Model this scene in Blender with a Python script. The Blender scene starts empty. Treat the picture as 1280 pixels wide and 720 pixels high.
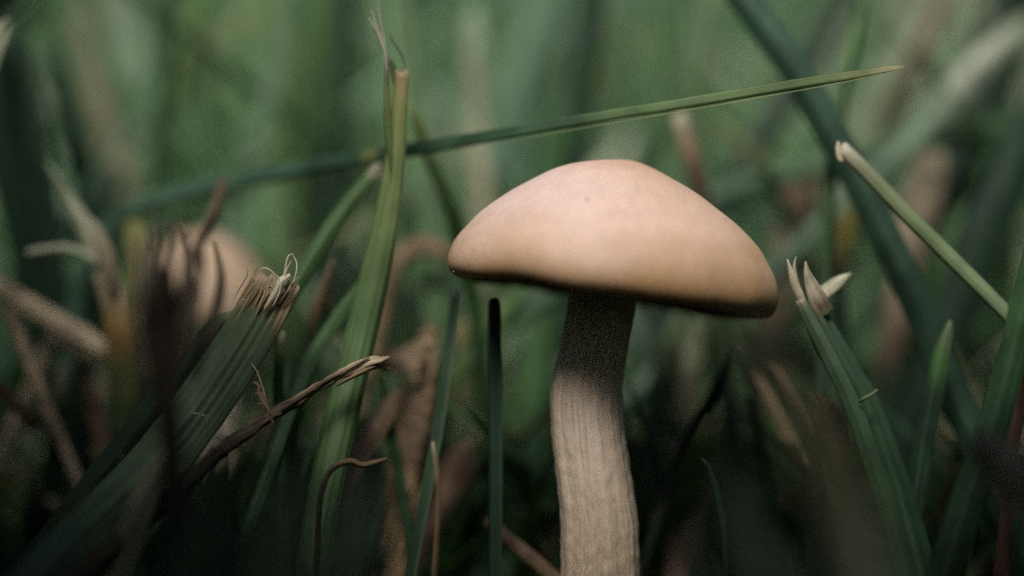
import bpy, math, random
import numpy as np
from mathutils import Vector, Matrix, noise

# ------------------------------------------------------------------ units: 1 Blender unit = 1 cm
scn = bpy.context.scene
scn.unit_settings.system = 'METRIC'
scn.unit_settings.scale_length = 0.01
D = 18.2                 # camera to focus plane (Y = 0)
K = 9.4 / 1280           # cm per photo pixel on the plane Y = 0
H = 3.6                  # camera height above the soil

# ------------------------------------------------------------------ camera
cam_d = bpy.data.cameras.new('camera')
cam = bpy.data.objects.new('camera', cam_d)
scn.collection.objects.link(cam)
cam.location = (0, -D, H)
cam.rotation_euler = (math.radians(90), 0, 0)
cam_d.sensor_width = 36
cam_d.lens = 36 * D / 9.4
cam_d.clip_start = 0.5
cam_d.clip_end = 20000
cam_d.dof.use_dof = True
cam_d.dof.focus_distance = D - 0.35
APERTURE_RADIUS = 0.67   # cm
cam_d.dof.aperture_fstop = cam_d.lens * 1e-3 / (2 * APERTURE_RADIUS)
scn.camera = cam

# ------------------------------------------------------------------ sky and sun
SUN_EL, SUN_AZ = math.radians(46), math.radians(12)     # azimuth: from behind the camera towards its left
world = bpy.data.worlds.new('World')
scn.world = world
world.use_nodes = True
wn = world.node_tree.nodes
sky = wn.new('ShaderNodeTexSky')
sky.sky_type = 'NISHITA'
sky.sun_disc = False
sky.sun_elevation = SUN_EL
to_sun = Vector((-math.sin(SUN_AZ) * math.cos(SUN_EL), -math.cos(SUN_AZ) * math.cos(SUN_EL), math.sin(SUN_EL)))
sky.sun_rotation = math.atan2(to_sun.x, to_sun.y)
sky.air_density = 1.0
sky.dust_density = 2.0
world.node_tree.links.new(sky.outputs[0], wn['Background'].inputs[0])
wn['Background'].inputs[1].default_value = 0.075
sun_d = bpy.data.lights.new('sun', 'SUN')
sun_d.energy = 4.4
sun_d.angle = math.radians(24)
sun_d.color = (1.0, 0.93, 0.84)
sun = bpy.data.objects.new('sun', sun_d)
scn.collection.objects.link(sun)
sun.rotation_euler = to_sun.to_track_quat('Z', 'Y').to_euler()
sun.location = (-10, -10, 40)

vs = scn.view_settings
vs.view_transform = 'Standard'
vs.look = 'None'
vs.gamma = 1
vs.use_curve_mapping = False
vs.exposure = 0.04
scn.cycles.max_bounces = 8
scn.cycles.sample_clamp_indirect = 4
scn.cycles.use_denoising = False

# ------------------------------------------------------------------ helpers
col = scn.collection
rnd = random.Random(7)


def at(px, py, dy=0.0):
    """A photo pixel at a chosen distance behind (+) or before (-) the plane of focus."""
    s = (D + dy) / D * K
    return Vector(((px - 640) * s, dy, H - (py - 360) * s))


def px_w(w, dy):
    return w * (D + dy) / D * K


def tag(o, label, cat, group=None, kind=None):
    if label: o['label'] = label
    if cat: o['category'] = cat
    if group: o['group'] = group
    if kind: o['kind'] = kind
    return o


def mesh_obj(name, verts, faces, mat, parent=None, uvs=None, cols=None, smooth=True):
    me = bpy.data.meshes.new(name)
    me.from_pydata([tuple(v) for v in verts], [], faces)
    if uvs is not None:
        ly = me.uv_layers.new(name='UVMap')
        vi = np.empty(len(me.loops), dtype=np.int32)
        me.loops.foreach_get('vertex_index', vi)
        ly.data.foreach_set('uv', np.asarray(uvs, dtype=np.float32)[vi].ravel())
    if cols is not None:
        ca = me.color_attributes.new('Col', 'FLOAT_COLOR', 'POINT')
        c = np.ones((len(verts), 4), dtype=np.float32)
        c[:, :3] = np.asarray(cols, dtype=np.float32)
        ca.data.foreach_set('color', c.ravel())
    if smooth:
        me.polygons.foreach_set('use_smooth', [True] * len(me.polygons))
    me.materials.append(mat)
    o = bpy.data.objects.new(name, me)
    col.objects.link(o)
    if parent is not None:
        o.parent = parent
    return o


def empty(name, loc):
    o = bpy.data.objects.new(name, None)
    o.location = loc
    o.empty_display_size = 0.3
    col.objects.link(o)
    return o


# ------------------------------------------------------------------ materials
def plant_material(name, translucency, rough, stripes=26.0, bump=0.25, spec=0.28, contrast=0.45, mottle=0.5):
    m = bpy.data.materials.new(name)
    m.use_nodes = True
    nt = m.node_tree
    N, L = nt.nodes, nt.links
    out = N['Material Output']
    bsdf = N['Principled BSDF']
    att = N.new('ShaderNodeAttribute'); att.attribute_name = 'Col'
    tc = N.new('ShaderNodeTexCoord')
    mp = N.new('ShaderNodeMapping'); mp.inputs['Scale'].default_value = (stripes, 0.7, 1)
    L.new(tc.outputs['UV'], mp.inputs['Vector'])
    st = N.new('ShaderNodeTexNoise'); st.inputs['Scale'].default_value = 1.0
    st.inputs['Detail'].default_value = 3; st.inputs['Roughness'].default_value = 0.65
    L.new(mp.outputs[0], st.inputs['Vector'])
    mo = N.new('ShaderNodeTexNoise'); mo.inputs['Scale'].default_value = 3.2; mo.inputs['Detail'].default_value = 5
    L.new(tc.outputs['Object'], mo.inputs['Vector'])
    r1 = N.new('ShaderNodeMapRange'); r1.inputs[1].default_value = 0.3; r1.inputs[2].default_value = 0.7
    r1.inputs[3].default_value = 1 - contrast; r1.inputs[4].default_value = 1 + contrast
    L.new(st.outputs['Fac'], r1.inputs[0])
    r2 = N.new('ShaderNodeMapRange'); r2.inputs[1].default_value = 0.3; r2.inputs[2].default_value = 0.7
    r2.inputs[3].default_value = 1 - mottle * .6; r2.inputs[4].default_value = 1 + mottle * .6
    L.new(mo.outputs['Fac'], r2.inputs[0])
    mu = N.new('ShaderNodeMath'); mu.operation = 'MULTIPLY'
    L.new(r1.outputs[0], mu.inputs[0]); L.new(r2.outputs[0], mu.inputs[1])
    vm = N.new('ShaderNodeVectorMath'); vm.operation = 'SCALE'
    L.new(att.outputs['Color'], vm.inputs[0]); L.new(mu.outputs[0], vm.inputs['Scale'])
    L.new(vm.outputs[0], bsdf.inputs['Base Color'])
    bsdf.inputs['Roughness'].default_value = rough
    bsdf.inputs['Specular IOR Level'].default_value = spec
    bp = N.new('ShaderNodeBump'); bp.inputs['Strength'].default_value = bump; bp.inputs['Distance'].default_value = 0.02
    L.new(st.outputs['Fac'], bp.inputs['Height'])
    L.new(bp.outputs[0], bsdf.inputs['Normal'])
    tr = N.new('ShaderNodeBsdfTranslucent')
    tv = N.new('ShaderNodeVectorMath'); tv.operation = 'MULTIPLY'
    tv.inputs[1].default_value = (1.5, 1.6, 0.9)
    L.new(vm.outputs[0], tv.inputs[0]); L.new(tv.outputs[0], tr.inputs['Color'])
    mx = N.new('ShaderNodeMixShader'); mx.inputs[0].default_value = translucency
    L.new(bsdf.outputs[0], mx.inputs[1]); L.new(tr.outputs[0], mx.inputs[2])
    L.new(mx.outputs[0], out.inputs['Surface'])
    return m


M_GRASS = plant_material('grass_leaf', 0.32, 0.48)
M_STEM = plant_material('grass_stem', 0.18, 0.45, stripes=34, contrast=0.25, mottle=0.3)
M_RIB = plant_material('ribbed_leaf', 0.15, 0.5, stripes=60, bump=0.4, contrast=0.55)
M_DRY = plant_material('dry_grass', 0.22, 0.8, stripes=30, bump=0.5, spec=0.2, contrast=0.5, mottle=0.8)
M_FIBRE = plant_material('pale_fibre', 0.25, 0.6, stripes=6, bump=0.1, contrast=0.2, mottle=0.3)

# albedos
G1 = (0.052, 0.115, 0.038)
GB = (0.034, 0.085, 0.040)
GL = (0.088, 0.165, 0.058)
GY = (0.170, 0.200, 0.075)
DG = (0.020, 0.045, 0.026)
PALE = (0.46, 0.44, 0.33)
PGR = (0.20, 0.26, 0.16)
TAN = (0.34, 0.25, 0.155)
TAND = (0.20, 0.145, 0.09)
BRN = (0.095, 0.065, 0.045)
DBR = (0.035, 0.026, 0.02)
ORG = (0.42, 0.24, 0.07)
WHT = (0.62, 0.58, 0.48)


def catmull(P, n):
    """P: array (k, m) -> n+1 samples with roughly equal spacing."""
    P = np.asarray(P, float)
    Q = np.vstack([2 * P[0] - P[1], P, 2 * P[-1] - P[-2]])
    seg = len(P) - 1
    dense = []
    for i in range(seg):
        p0, p1, p2, p3 = Q[i:i + 4]
        for k in range(24):
            t = k / 24
            dense.append(0.5 * ((2 * p1) + (-p0 + p2) * t + (2 * p0 - 5 * p1 + 4 * p2 - p3) * t * t + (-p0 + 3 * p1 - 3 * p2 + p3) * t ** 3))
    dense.append(P[-1])
    dense = np.array(dense)
    L = np.concatenate([[0], np.cumsum(np.linalg.norm(np.diff(dense[:, :3], axis=0), axis=1))])
    s = np.linspace(0, L[-1], n + 1)
    return np.array([[np.interp(x, L, dense[:, j]) for j in range(dense.shape[1])] for x in s]), s


def gradient(stops, t):
    if t <= stops[0][0]: return stops[0][1]
    for (a, ca), (b, cb) in zip(stops, stops[1:]):
        if t <= b:
            f = (t - a) / max(b - a, 1e-6)
            return tuple(x + (y - x) * f for x, y in zip(ca, cb))
    return stops[-1][1]


def strip(name, P, colours, mat, parent=None, shape='flat', n=36, roll=0.0, fold=0.35, thick=0.02,
          ribs=0, rib_h=0.0, jag0=0.0, jag1=0.0, twist=0.0, wave=0.0, seed=0, origin=None, flat=0.55, edge=None, tjit=0.0, rough=0.0):
    """P: list of (x, y, z, width) from the tip down. A blade or stem with real thickness, one mesh."""
    r = random.Random(seed + 11)
    S, slen = catmull(P, n)
    V, F, UV, C = [], [], [], []
    if shape == 'flat':
        m = max(6, ribs * 3) if ribs else 8
        us = np.linspace(-1, 1, m + 1)
        ring = len(us) * 2
    else:
        m = 14 if not ribs else max(14, ribs * 4)
        ring = m
    view = Vector((0, 1, 0))
    j0 = [r.uniform(-1, 1) for _ in range(ring)]
    j1 = [r.uniform(-1, 1) for _ in range(ring)]
    ph = r.uniform(0, 6)
    tj = [max(0, r.gauss(0, 1)) * tjit for _ in range(ring)]
    org = Vector(origin) if origin is not None else Vector((0, 0, 0))
    for i in range(n + 1):
        p = Vector(S[i, :3])
        a, b = S[max(i - 1, 0), :3], S[min(i + 1, n), :3]
        T = Vector(b - a).normalized()
        W = T.cross(view)
        if W.length < 0.15: W = T.cross(Vector((1, 0, 0)))
        W.normalize()
        t = i / n
        q = Matrix.Rotation(roll + twist * (t - .5), 3, T)
        W = q @ W
        Nn = W.cross(T).normalized()
        w = max(S[i, 3], 0.002) * 0.5
        w *= 1 + wave * math.sin(ph + slen[i] * 2.3) + wave * .6 * math.sin(ph * 2 + slen[i] * 5.1)
        c = gradient(colours, t)
        if shape == 'flat':
            top, bot = [], []
            for k, u in enumerate(us):
                zz = fold * abs(u) * w
                if ribs: zz += rib_h * (0.5 + 0.5 * math.cos(u * ribs * math.pi + 1.3 * math.sin(2.7 * u + ph))) * (.6 + .5 * math.sin(5.3 * u + ph * 3))
                th = thick * (1 - 0.7 * abs(u))
                sh = 0
                if i == 0: sh = j0[k] * jag0
                if i == n: sh = j1[k] * jag1
                base = p + W * (u * w) + T * sh
                top.append(base + Nn * zz)
                bot.append(base + Nn * (zz - th))
            ringp = top + bot[::-1]
            uu = list(us) + list(us[::-1])
        else:
            ringp, uu = [], []
            for k in range(m):
                an = 2 * math.pi * k / m
                rr = 1 + (rib_h * math.cos(an * ribs) if ribs else 0)
                sh = 0
                if i == 0: sh = j0[k] * jag0
                if i == n: sh = j1[k] * jag1
                ringp.append(p + W * (math.cos(an) * w * rr) + Nn * (math.sin(an) * w * rr * flat) + T * sh)
                uu.append(abs(((k / m) * 2) % 2 - 1) * 2 - 1)
        for k, v in enumerate(ringp):
            if rough:
                if shape == 'flat':
                    q_ = p + W * (uu[k] * w)
                    v = v + Nn * rough * (1.2 * noise.noise(q_ * 4) + .6 * noise.noise(q_ * 13))
                else:
                    v = v + (v - p).normalized() * rough * (noise.noise(v * 9) + .7 * noise.noise(v * 21)) * min(1, w * 12)
            V.append(v - org)
            UV.append((uu[k] * 0.5 + seed * 3.7, slen[i] + seed * 1.3))
            cc = c if not tjit else gradient(colours, max(0, t - tj[k]))
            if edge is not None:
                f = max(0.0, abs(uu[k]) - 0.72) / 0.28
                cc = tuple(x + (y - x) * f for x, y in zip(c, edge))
            C.append(cc)
    for i in range(n):
        for k in range(ring):
            a = i * ring + k; b = i * ring + (k + 1) % ring
            F.append((a, b, b + ring, a + ring))
    F.append(tuple(range(ring))[::-1])
    F.append(tuple(range(n * ring, (n + 1) * ring)))
    return mesh_obj(name, V, F, mat, parent, UV, C)


def path(pts, root=True, drift=1.0):
    """pixel path (px, py, dy, w) -> world path; carried on down into the soil when root is set."""
    P = []
    for (x, y, dy, w) in pts:
        v = at(x, y, dy)
        P.append([v.x, v.y, v.z, px_w(w, dy)])
    if root:
        a, b = Vector(P[-2][:3]), Vector(P[-1][:3])
        T = (b - a).normalized()
        h = b.z + 0.3
        if h > 0.05:
            tz = max(-T.z, 0.35)
            k = min(h / tz, h * 1.6) * drift
            mid = b + Vector((T.x * k * .55, T.y * k * .55, -h * .5))
            end = b + Vector((T.x * k * .9, T.y * k * .9, -h))
            P.append([mid.x, mid.y, mid.z, P[-1][3]])
            P.append([end.x, end.y, end.z, P[-2][3] * .9])
    return P


def blade(name, label, cat, pts, colours, mat=None, group=None, root=True, drift=1.0, **kw):
    P = path(pts, root, drift)
    o = strip(name, P, colours, mat or M_GRASS, origin=P[-1][:3], seed=rnd.randrange(1000), **kw)
    o.location = P[-1][:3]
    return tag(o, label, cat, group)


def plant(name, label, cat, pts, colours, mat=None, part='leaf_blade', group=None, root=True, drift=1.0, **kw):
    """a thing with parts: an Empty at the base, the main strip as its first part"""
    P = path(pts, root, drift)
    e = empty(name, P[-1][:3])
    tag(e, label, cat, group)
    strip(part, P, colours, mat or M_GRASS, parent=e, origin=P[-1][:3], seed=rnd.randrange(1000), **kw)
    e['_o'] = P[-1][:3]
    return e


def part(e, name, pts, colours, mat=None, **kw):
    P = path(pts, False)
    return strip(name, P, colours, mat or M_FIBRE, parent=e, origin=e['_o'], seed=rnd.randrange(1000), **kw)


def solid(c): return [(0, c), (1, c)]

# ------------------------------------------------------------------ ground
def gz(x, y):
    z = 0.35 * noise.noise(Vector((x * .09, y * .09, 3.1))) + 0.12 * noise.noise(Vector((x * .5, y * .5, 1.7)))
    if abs(x) < 12 and -12 < y < 10: z *= 0.5
    b = max(0.0, min(y, 220) - 22)
    return z + 0.20 * b


def ground():
    xs = sorted(set([-20000, -6000, -1500, -500, -220, -120] + list(np.arange(-80, 81, 2.0)) + [120, 220, 500, 1500, 6000, 20000]))
    ys = sorted(set([-20000, -6000, -1500, -500, -220, -120] + list(np.arange(-60, 121, 2.0)) + [150, 180, 220, 320, 500, 1500, 6000, 20000]))
    V = [(x, y, gz(x, y)) for y in ys for x in xs]
    nx = len(xs)
    F = [(j * nx + i, j * nx + i + 1, (j + 1) * nx + i + 1, (j + 1) * nx + i) for j in range(len(ys) - 1) for i in range(nx - 1)]
    m = bpy.data.materials.new('soil')
    m.use_nodes = True
    N, L = m.node_tree.nodes, m.node_tree.links
    b = N['Principled BSDF']
    tc = N.new('ShaderNodeTexCoord')
    n1 = N.new('ShaderNodeTexNoise'); n1.inputs['Scale'].default_value = 2.5; n1.inputs['Detail'].default_value = 8
    L.new(tc.outputs['Object'], n1.inputs['Vector'])
    cr = N.new('ShaderNodeValToRGB')
    cr.color_ramp.elements[0].position = .3; cr.color_ramp.elements[0].color = (0.018, 0.013, 0.009, 1)
    cr.color_ramp.elements[1].position = .75; cr.color_ramp.elements[1].color = (0.075, 0.055, 0.036, 1)
    L.new(n1.outputs['Fac'], cr.inputs[0]); L.new(cr.outputs[0], b.inputs['Base Color'])
    b.inputs['Roughness'].default_value = 0.95
    bp = N.new('ShaderNodeBump'); bp.inputs['Strength'].default_value = .8; bp.inputs['Distance'].default_value = .15
    L.new(n1.outputs['Fac'], bp.inputs['Height']); L.new(bp.outputs[0], b.inputs['Normal'])
    o = mesh_obj('ground', V, F, m)
    o['kind'] = 'structure'
    o['label'] = 'dark soil under the grass, rising to a low bank behind'


ground()


# ------------------------------------------------------------------ the mushrooms
def cap_material(name, apex, mid, margin, ochre_x=0.0):
    m = bpy.data.materials.new(name)
    m.use_nodes = True
    N, L = m.node_tree.nodes, m.node_tree.links
    b = N['Principled BSDF']
    tc = N.new('ShaderNodeTexCoord')
    att = N.new('ShaderNodeAttribute'); att.attribute_name = 'Col'
    n1 = N.new('ShaderNodeTexNoise'); n1.inputs['Scale'].default_value = 1.7; n1.inputs['Detail'].default_value = 4
    n2 = N.new('ShaderNodeTexNoise'); n2.inputs['Scale'].default_value = 26; n2.inputs['Detail'].default_value = 6
    n3 = N.new('ShaderNodeTexNoise'); n3.inputs['Scale'].default_value = 5.5; n3.inputs['Detail'].default_value = 3
    for n in (n1, n2, n3): L.new(tc.outputs['Object'], n.inputs['Vector'])
    # distance from the middle of the cap, wandering a little
    sep = N.new('ShaderNodeSeparateColor'); L.new(att.outputs['Color'], sep.inputs[0])
    ad = N.new('ShaderNodeMath'); ad.operation = 'MULTIPLY_ADD'
    L.new(n1.outputs['Fac'], ad.inputs[0]); ad.inputs[1].default_value = 0.28
    L.new(sep.outputs[0], ad.inputs[2])
    sb = N.new('ShaderNodeMath'); sb.operation = 'SUBTRACT'; L.new(ad.outputs[0], sb.inputs[0]); sb.inputs[1].default_value = 0.14
    cr = N.new('ShaderNodeValToRGB')
    e = cr.color_ramp.elements
    e[0].position = 0.05; e[0].color = (*apex, 1)
    e[1].position = 0.40; e[1].color = (*mid, 1)
    for p, c in ((0.60, mid), (0.82, tuple((x + y) / 2 for x, y in zip(mid, margin))), (0.95, margin)):
        k = e.new(p); k.color = (*c, 1)
    L.new(sb.outputs[0], cr.inputs[0])
    mr = N.new('ShaderNodeMapRange'); mr.inputs[1].default_value = .3; mr.inputs[2].default_value = .7
    mr.inputs[3].default_value = .94; mr.inputs[4].default_value = 1.05
    L.new(n2.outputs['Fac'], mr.inputs[0])
    mr3 = N.new('ShaderNodeMapRange'); mr3.inputs[1].default_value = .35; mr3.inputs[2].default_value = .7
    mr3.inputs[3].default_value = 1.03; mr3.inputs[4].default_value = .95
    L.new(n3.outputs['Fac'], mr3.inputs[0])
    mm = N.new('ShaderNodeMath'); mm.operation = 'MULTIPLY'; L.new(mr.outputs[0], mm.inputs[0]); L.new(mr3.outputs[0], mm.inputs[1])
    sc = N.new('ShaderNodeVectorMath'); sc.operation = 'SCALE'
    L.new(cr.outputs[0], sc.inputs[0]); L.new(mm.outputs[0], sc.inputs['Scale'])
    sx = N.new('ShaderNodeSeparateXYZ'); L.new(tc.outputs['Object'], sx.inputs[0])
    mo = N.new('ShaderNodeMapRange'); mo.inputs[1].default_value = ochre_x - .9; mo.inputs[2].default_value = ochre_x + 1.3
    mo.inputs[3].default_value = 0; mo.inputs[4].default_value = 1
    wob = N.new('ShaderNodeMath'); wob.operation = 'MULTIPLY_ADD'; L.new(n1.outputs['Fac'], wob.inputs[0]); wob.inputs[1].default_value = 1.1; L.new(sx.outputs[0], wob.inputs[2])
    wo2 = N.new('ShaderNodeMath'); wo2.operation = 'SUBTRACT'; L.new(wob.outputs[0], wo2.inputs[0]); wo2.inputs[1].default_value = .55
    L.new(wo2.outputs[0], mo.inputs[0])
    oc = N.new('ShaderNodeVectorMath'); oc.operation = 'MULTIPLY'; oc.inputs[1].default_value = (.86, .75, .46)
    L.new(sc.outputs[0], oc.inputs[0])
    mz = N.new('ShaderNodeMix'); mz.data_type = 'RGBA'
    L.new(mo.outputs[0], mz.inputs[0]); L.new(sc.outputs[0], mz.inputs[6]); L.new(oc.outputs[0], mz.inputs[7])
    # fine fibrils running down from the middle, pores and a few specks of soil
    fm = N.new('ShaderNodeCombineXYZ'); L.new(sep.outputs[1], fm.inputs[0]); L.new(sep.outputs[0], fm.inputs[1])
    fp = N.new('ShaderNodeMapping'); fp.inputs['Scale'].default_value = (150, 7, 1); L.new(fm.outputs[0], fp.inputs[0])
    fb = N.new('ShaderNodeTexNoise'); fb.inputs['Scale'].default_value = 1; fb.inputs['Detail'].default_value = 3; L.new(fp.outputs[0], fb.inputs['Vector'])
    fr = N.new('ShaderNodeMapRange'); fr.inputs[1].default_value = .3; fr.inputs[2].default_value = .7; fr.inputs[3].default_value = .93; fr.inputs[4].default_value = 1.05
    L.new(fb.outputs['Fac'], fr.inputs[0])
    vo = N.new('ShaderNodeTexVoronoi'); vo.inputs['Scale'].default_value = 2.6; L.new(tc.outputs['Object'], vo.inputs['Vector'])
    vr = N.new('ShaderNodeMapRange'); vr.inputs[1].default_value = .035; vr.inputs[2].default_value = .06; vr.inputs[3].default_value = .35; vr.inputs[4].default_value = 1
    L.new(vo.outputs['Distance'], vr.inputs[0])
    fx = N.new('ShaderNodeMath'); fx.operation = 'MULTIPLY'; L.new(fr.outputs[0], fx.inputs[0]); L.new(vr.outputs[0], fx.inputs[1])
    sf = N.new('ShaderNodeVectorMath'); sf.operation = 'SCALE'; L.new(mz.outputs[2], sf.inputs[0]); L.new(fx.outputs[0], sf.inputs['Scale'])
    L.new(sf.outputs[0], b.inputs['Base Color'])
    b.inputs['Roughness'].default_value = 0.55
    b.inputs['Specular IOR Level'].default_value = 0.3
    b.inputs['Subsurface Weight'].default_value = 0.35
    b.inputs['Subsurface Radius'].default_value = (0.12, 0.06, 0.03)
    b.inputs['Subsurface Scale'].default_value = 1.0
    bp = N.new('ShaderNodeBump'); bp.inputs['Strength'].default_value = .22; bp.inputs['Distance'].default_value = .02
    L.new(n2.outputs['Fac'], bp.inputs['Height']); L.new(bp.outputs[0], b.inputs['Normal'])
    return m


def stem_material():
    m = bpy.data.materials.new('mushroom_stem')
    m.use_nodes = True
    N, L = m.node_tree.nodes, m.node_tree.links
    b = N['Principled BSDF']
    tc = N.new('ShaderNodeTexCoord')
    mp = N.new('ShaderNodeMapping'); mp.inputs['Scale'].default_value = (30, .8, 1)
    L.new(tc.outputs['UV'], mp.inputs[0])
    fib = N.new('ShaderNodeTexNoise'); fib.inputs['Scale'].default_value = 1; fib.inputs['Detail'].default_value = 5
    fib.inputs['Roughness'].default_value = .7
    L.new(mp.outputs[0], fib.inputs['Vector'])
    mp2 = N.new('ShaderNodeMapping'); mp2.inputs['Scale'].default_value = (34, 9, 1)
    L.new(tc.outputs['UV'], mp2.inputs[0])
    sp = N.new('ShaderNodeTexNoise'); sp.inputs['Scale'].default_value = 1; sp.inputs['Detail'].default_value = 6
    sp.inputs['Roughness'].default_value = .75
    L.new(mp2.outputs[0], sp.inputs['Vector'])
    att = N.new('ShaderNodeAttribute'); att.attribute_name = 'Col'
    cr = N.new('ShaderNodeValToRGB')
    e = cr.color_ramp.elements
    e[0].position = .34; e[0].color = (0.38, 0.27, 0.12, 1)
    e[1].position = .62; e[1].color = (0.72, 0.59, 0.45, 1)
    L.new(sp.outputs['Fac'], cr.inputs[0])
    cr2 = N.new('ShaderNodeValToRGB')
    e = cr2.color_ramp.elements
    e[0].position = .36; e[0].color = (0.50, 0.40, 0.29, 1)
    e[1].position = .58; e[1].color = (0.72, 0.60, 0.50, 1)
    L.new(fib.outputs['Fac'], cr2.inputs[0])
    mx = N.new('ShaderNodeMix'); mx.data_type = 'RGBA'
    sep = N.new('ShaderNodeSeparateColor'); L.new(att.outputs['Color'], sep.inputs[0])
    L.new(sep.outputs[0], mx.inputs[0])
    L.new(cr2.outputs[0], mx.inputs[6]); L.new(cr.outputs[0], mx.inputs[7])
    L.new(mx.outputs[2], b.inputs['Base Color'])
    b.inputs['Roughness'].default_value = .75
    b.inputs['Specular IOR Level'].default_value = .25
    b.inputs['Subsurface Weight'].default_value = .2
    b.inputs['Subsurface Radius'].default_value = (0.08, 0.05, 0.03)
    b.inputs['Subsurface Scale'].default_value = 1.0
    ad = N.new('ShaderNodeMath'); ad.operation = 'ADD'
    L.new(fib.outputs['Fac'], ad.inputs[0]); L.new(sp.outputs['Fac'], ad.inputs[1])
    bp = N.new('ShaderNodeBump'); bp.inputs['Strength'].default_value = .5; bp.inputs['Distance'].default_value = .025
    L.new(ad.outputs[0], bp.inputs['Height']); L.new(bp.outputs[0], b.inputs['Normal'])
    return m


M_GILL = bpy.data.materials.new('gills')
M_GILL.use_nodes = True
_b = M_GILL.node_tree.nodes['Principled BSDF']
_n = M_GILL.node_tree.nodes.new('ShaderNodeTexNoise'); _n.inputs['Scale'].default_value = 8
_r = M_GILL.node_tree.nodes.new('ShaderNodeValToRGB')
_r.color_ramp.elements[0].color = (0.34, 0.24, 0.13, 1); _r.color_ramp.elements[1].color = (0.52, 0.38, 0.22, 1)
M_GILL.node_tree.links.new(_n.outputs['Fac'], _r.inputs[0]); M_GILL.node_tree.links.new(_r.outputs[0], _b.inputs['Base Color'])
_b.inputs['Roughness'].default_value = .8

CAP_PROFILE = [(0, 160), (24, 158), (48, 153.5), (74, 146), (96, 136), (118, 121.5), (142, 104), (163, 85), (178, 69), (189, 53),
               (198.5, 38), (204, 25), (207, 12), (206.5, 1), (203, -7), (196.5, -12), (188, -13), (180, -9)]


def make_cap(name, parent, mat, scale, seed, M, lump=1.0, slump=0.0):
    """dome of the cap with a rolled margin; M places it"""
    prof = np.array(CAP_PROFILE, float) * K * scale
    S, L = catmull(np.c_[prof, np.zeros(len(prof))], 70)
    na = 160
    V, F, C = [], [], []
    V.append(M @ Vector((0, 0, S[0, 1]))); C.append((0, 0, 0))
    R = S[:, 0].max()
    for i in range(1, len(S)):
        for k in range(na):
            a = 2 * math.pi * k / na
            r, z = S[i, 0], S[i, 1]
            f = r / R
            d = noise.noise(Vector((math.cos(a) * 1.1, math.sin(a) * 1.1, seed))) * 0.035 * lump * f ** 3
            d2 = noise.noise(Vector((math.cos(a) * 3.2, math.sin(a) * 3.2, seed + 4))) * 0.016 * lump * f ** 6
            rr = r * (1 + d + d2)
            zz = z + scale * lump * (0.030 * noise.noise(Vector((math.cos(a) * r * 1.4, math.sin(a) * r * 1.4, seed + 2)))
                             + 0.018 * f ** 4 * math.sin(3 * a + seed) + 0.010 * f ** 6 * math.sin(7 * a + seed * 2))
            zz -= slump * (.5 + .5 * math.cos(a)) ** 2 * math.sin(math.pi * min(1, f)) ** 1.5
            V.append(M @ Vector((math.cos(a) * rr, math.sin(a) * rr, zz)))
            C.append((L[i] / L[-1], abs(2 * k / na - 1), 0))
    for k in range(na): F.append((0, 1 + k, 1 + (k + 1) % na))
    for i in range(len(S) - 2):
        for k in range(na):
            a = 1 + i * na + k; b = 1 + i * na + (k + 1) % na
            F.append((a, a + na, b + na, b))
    return mesh_obj(name, V, F, mat, parent, cols=C)


def make_gills(name, parent, scale, M, n=84):
    V, F = [], []
    R, r0 = 190 * K * scale, 36 * K * scale
    # the flesh under the cap
    na, nr = 96, 8
    for i in range(nr + 1):
        f = i / nr
        r = r0 * .4 + (R - r0 * .4) * f
        z = K * scale * (40 * (1 - f) ** 0.7 - 3)
        for k in range(na):
            a = 2 * math.pi * k / na
            V.append(M @ Vector((math.cos(a) * r, math.sin(a) * r, z)))
    for i in range(nr):
        for k in range(na):
            a = i * na + k; b = i * na + (k + 1) % na
            F.append((a, b, b + na, a + na))
    # the gills themselves, thin radial plates hanging from it
    for g in range(n):
        a = 2 * math.pi * (g + .2 * rnd.random()) / n
        start = 0.02 if g % 2 == 0 else 0.45
        base = len(V)
        m = 8
        th = 0.008 * scale
        dx, dy = -math.sin(a) * th, math.cos(a) * th
        for i in range(m + 1):
            f = start + (0.985 - start) * i / m
            r = r0 + (R - r0) * f
            zt = K * scale * (40 * (1 - f) ** 0.7 - 2)
            dep = K * scale * (22 * math.sin(math.pi * min(1, .12 + .88 * (i / m))) + 2)
            for sx in (-1, 1):
                V.append(M @ Vector((math.cos(a) * r + dx * sx, math.sin(a) * r + dy * sx, zt)))
                V.append(M @ Vector((math.cos(a) * r + dx * sx * .4, math.sin(a) * r + dy * sx * .4, zt - dep)))
        for i in range(m):
            p = base + i * 4
            F += [(p, p + 1, p + 5, p + 4), (p + 2, p + 6, p + 7, p + 3), (p + 1, p + 3, p + 7, p + 5)]
    return mesh_obj(name, V, F, M_GILL, parent, smooth=False)


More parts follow.
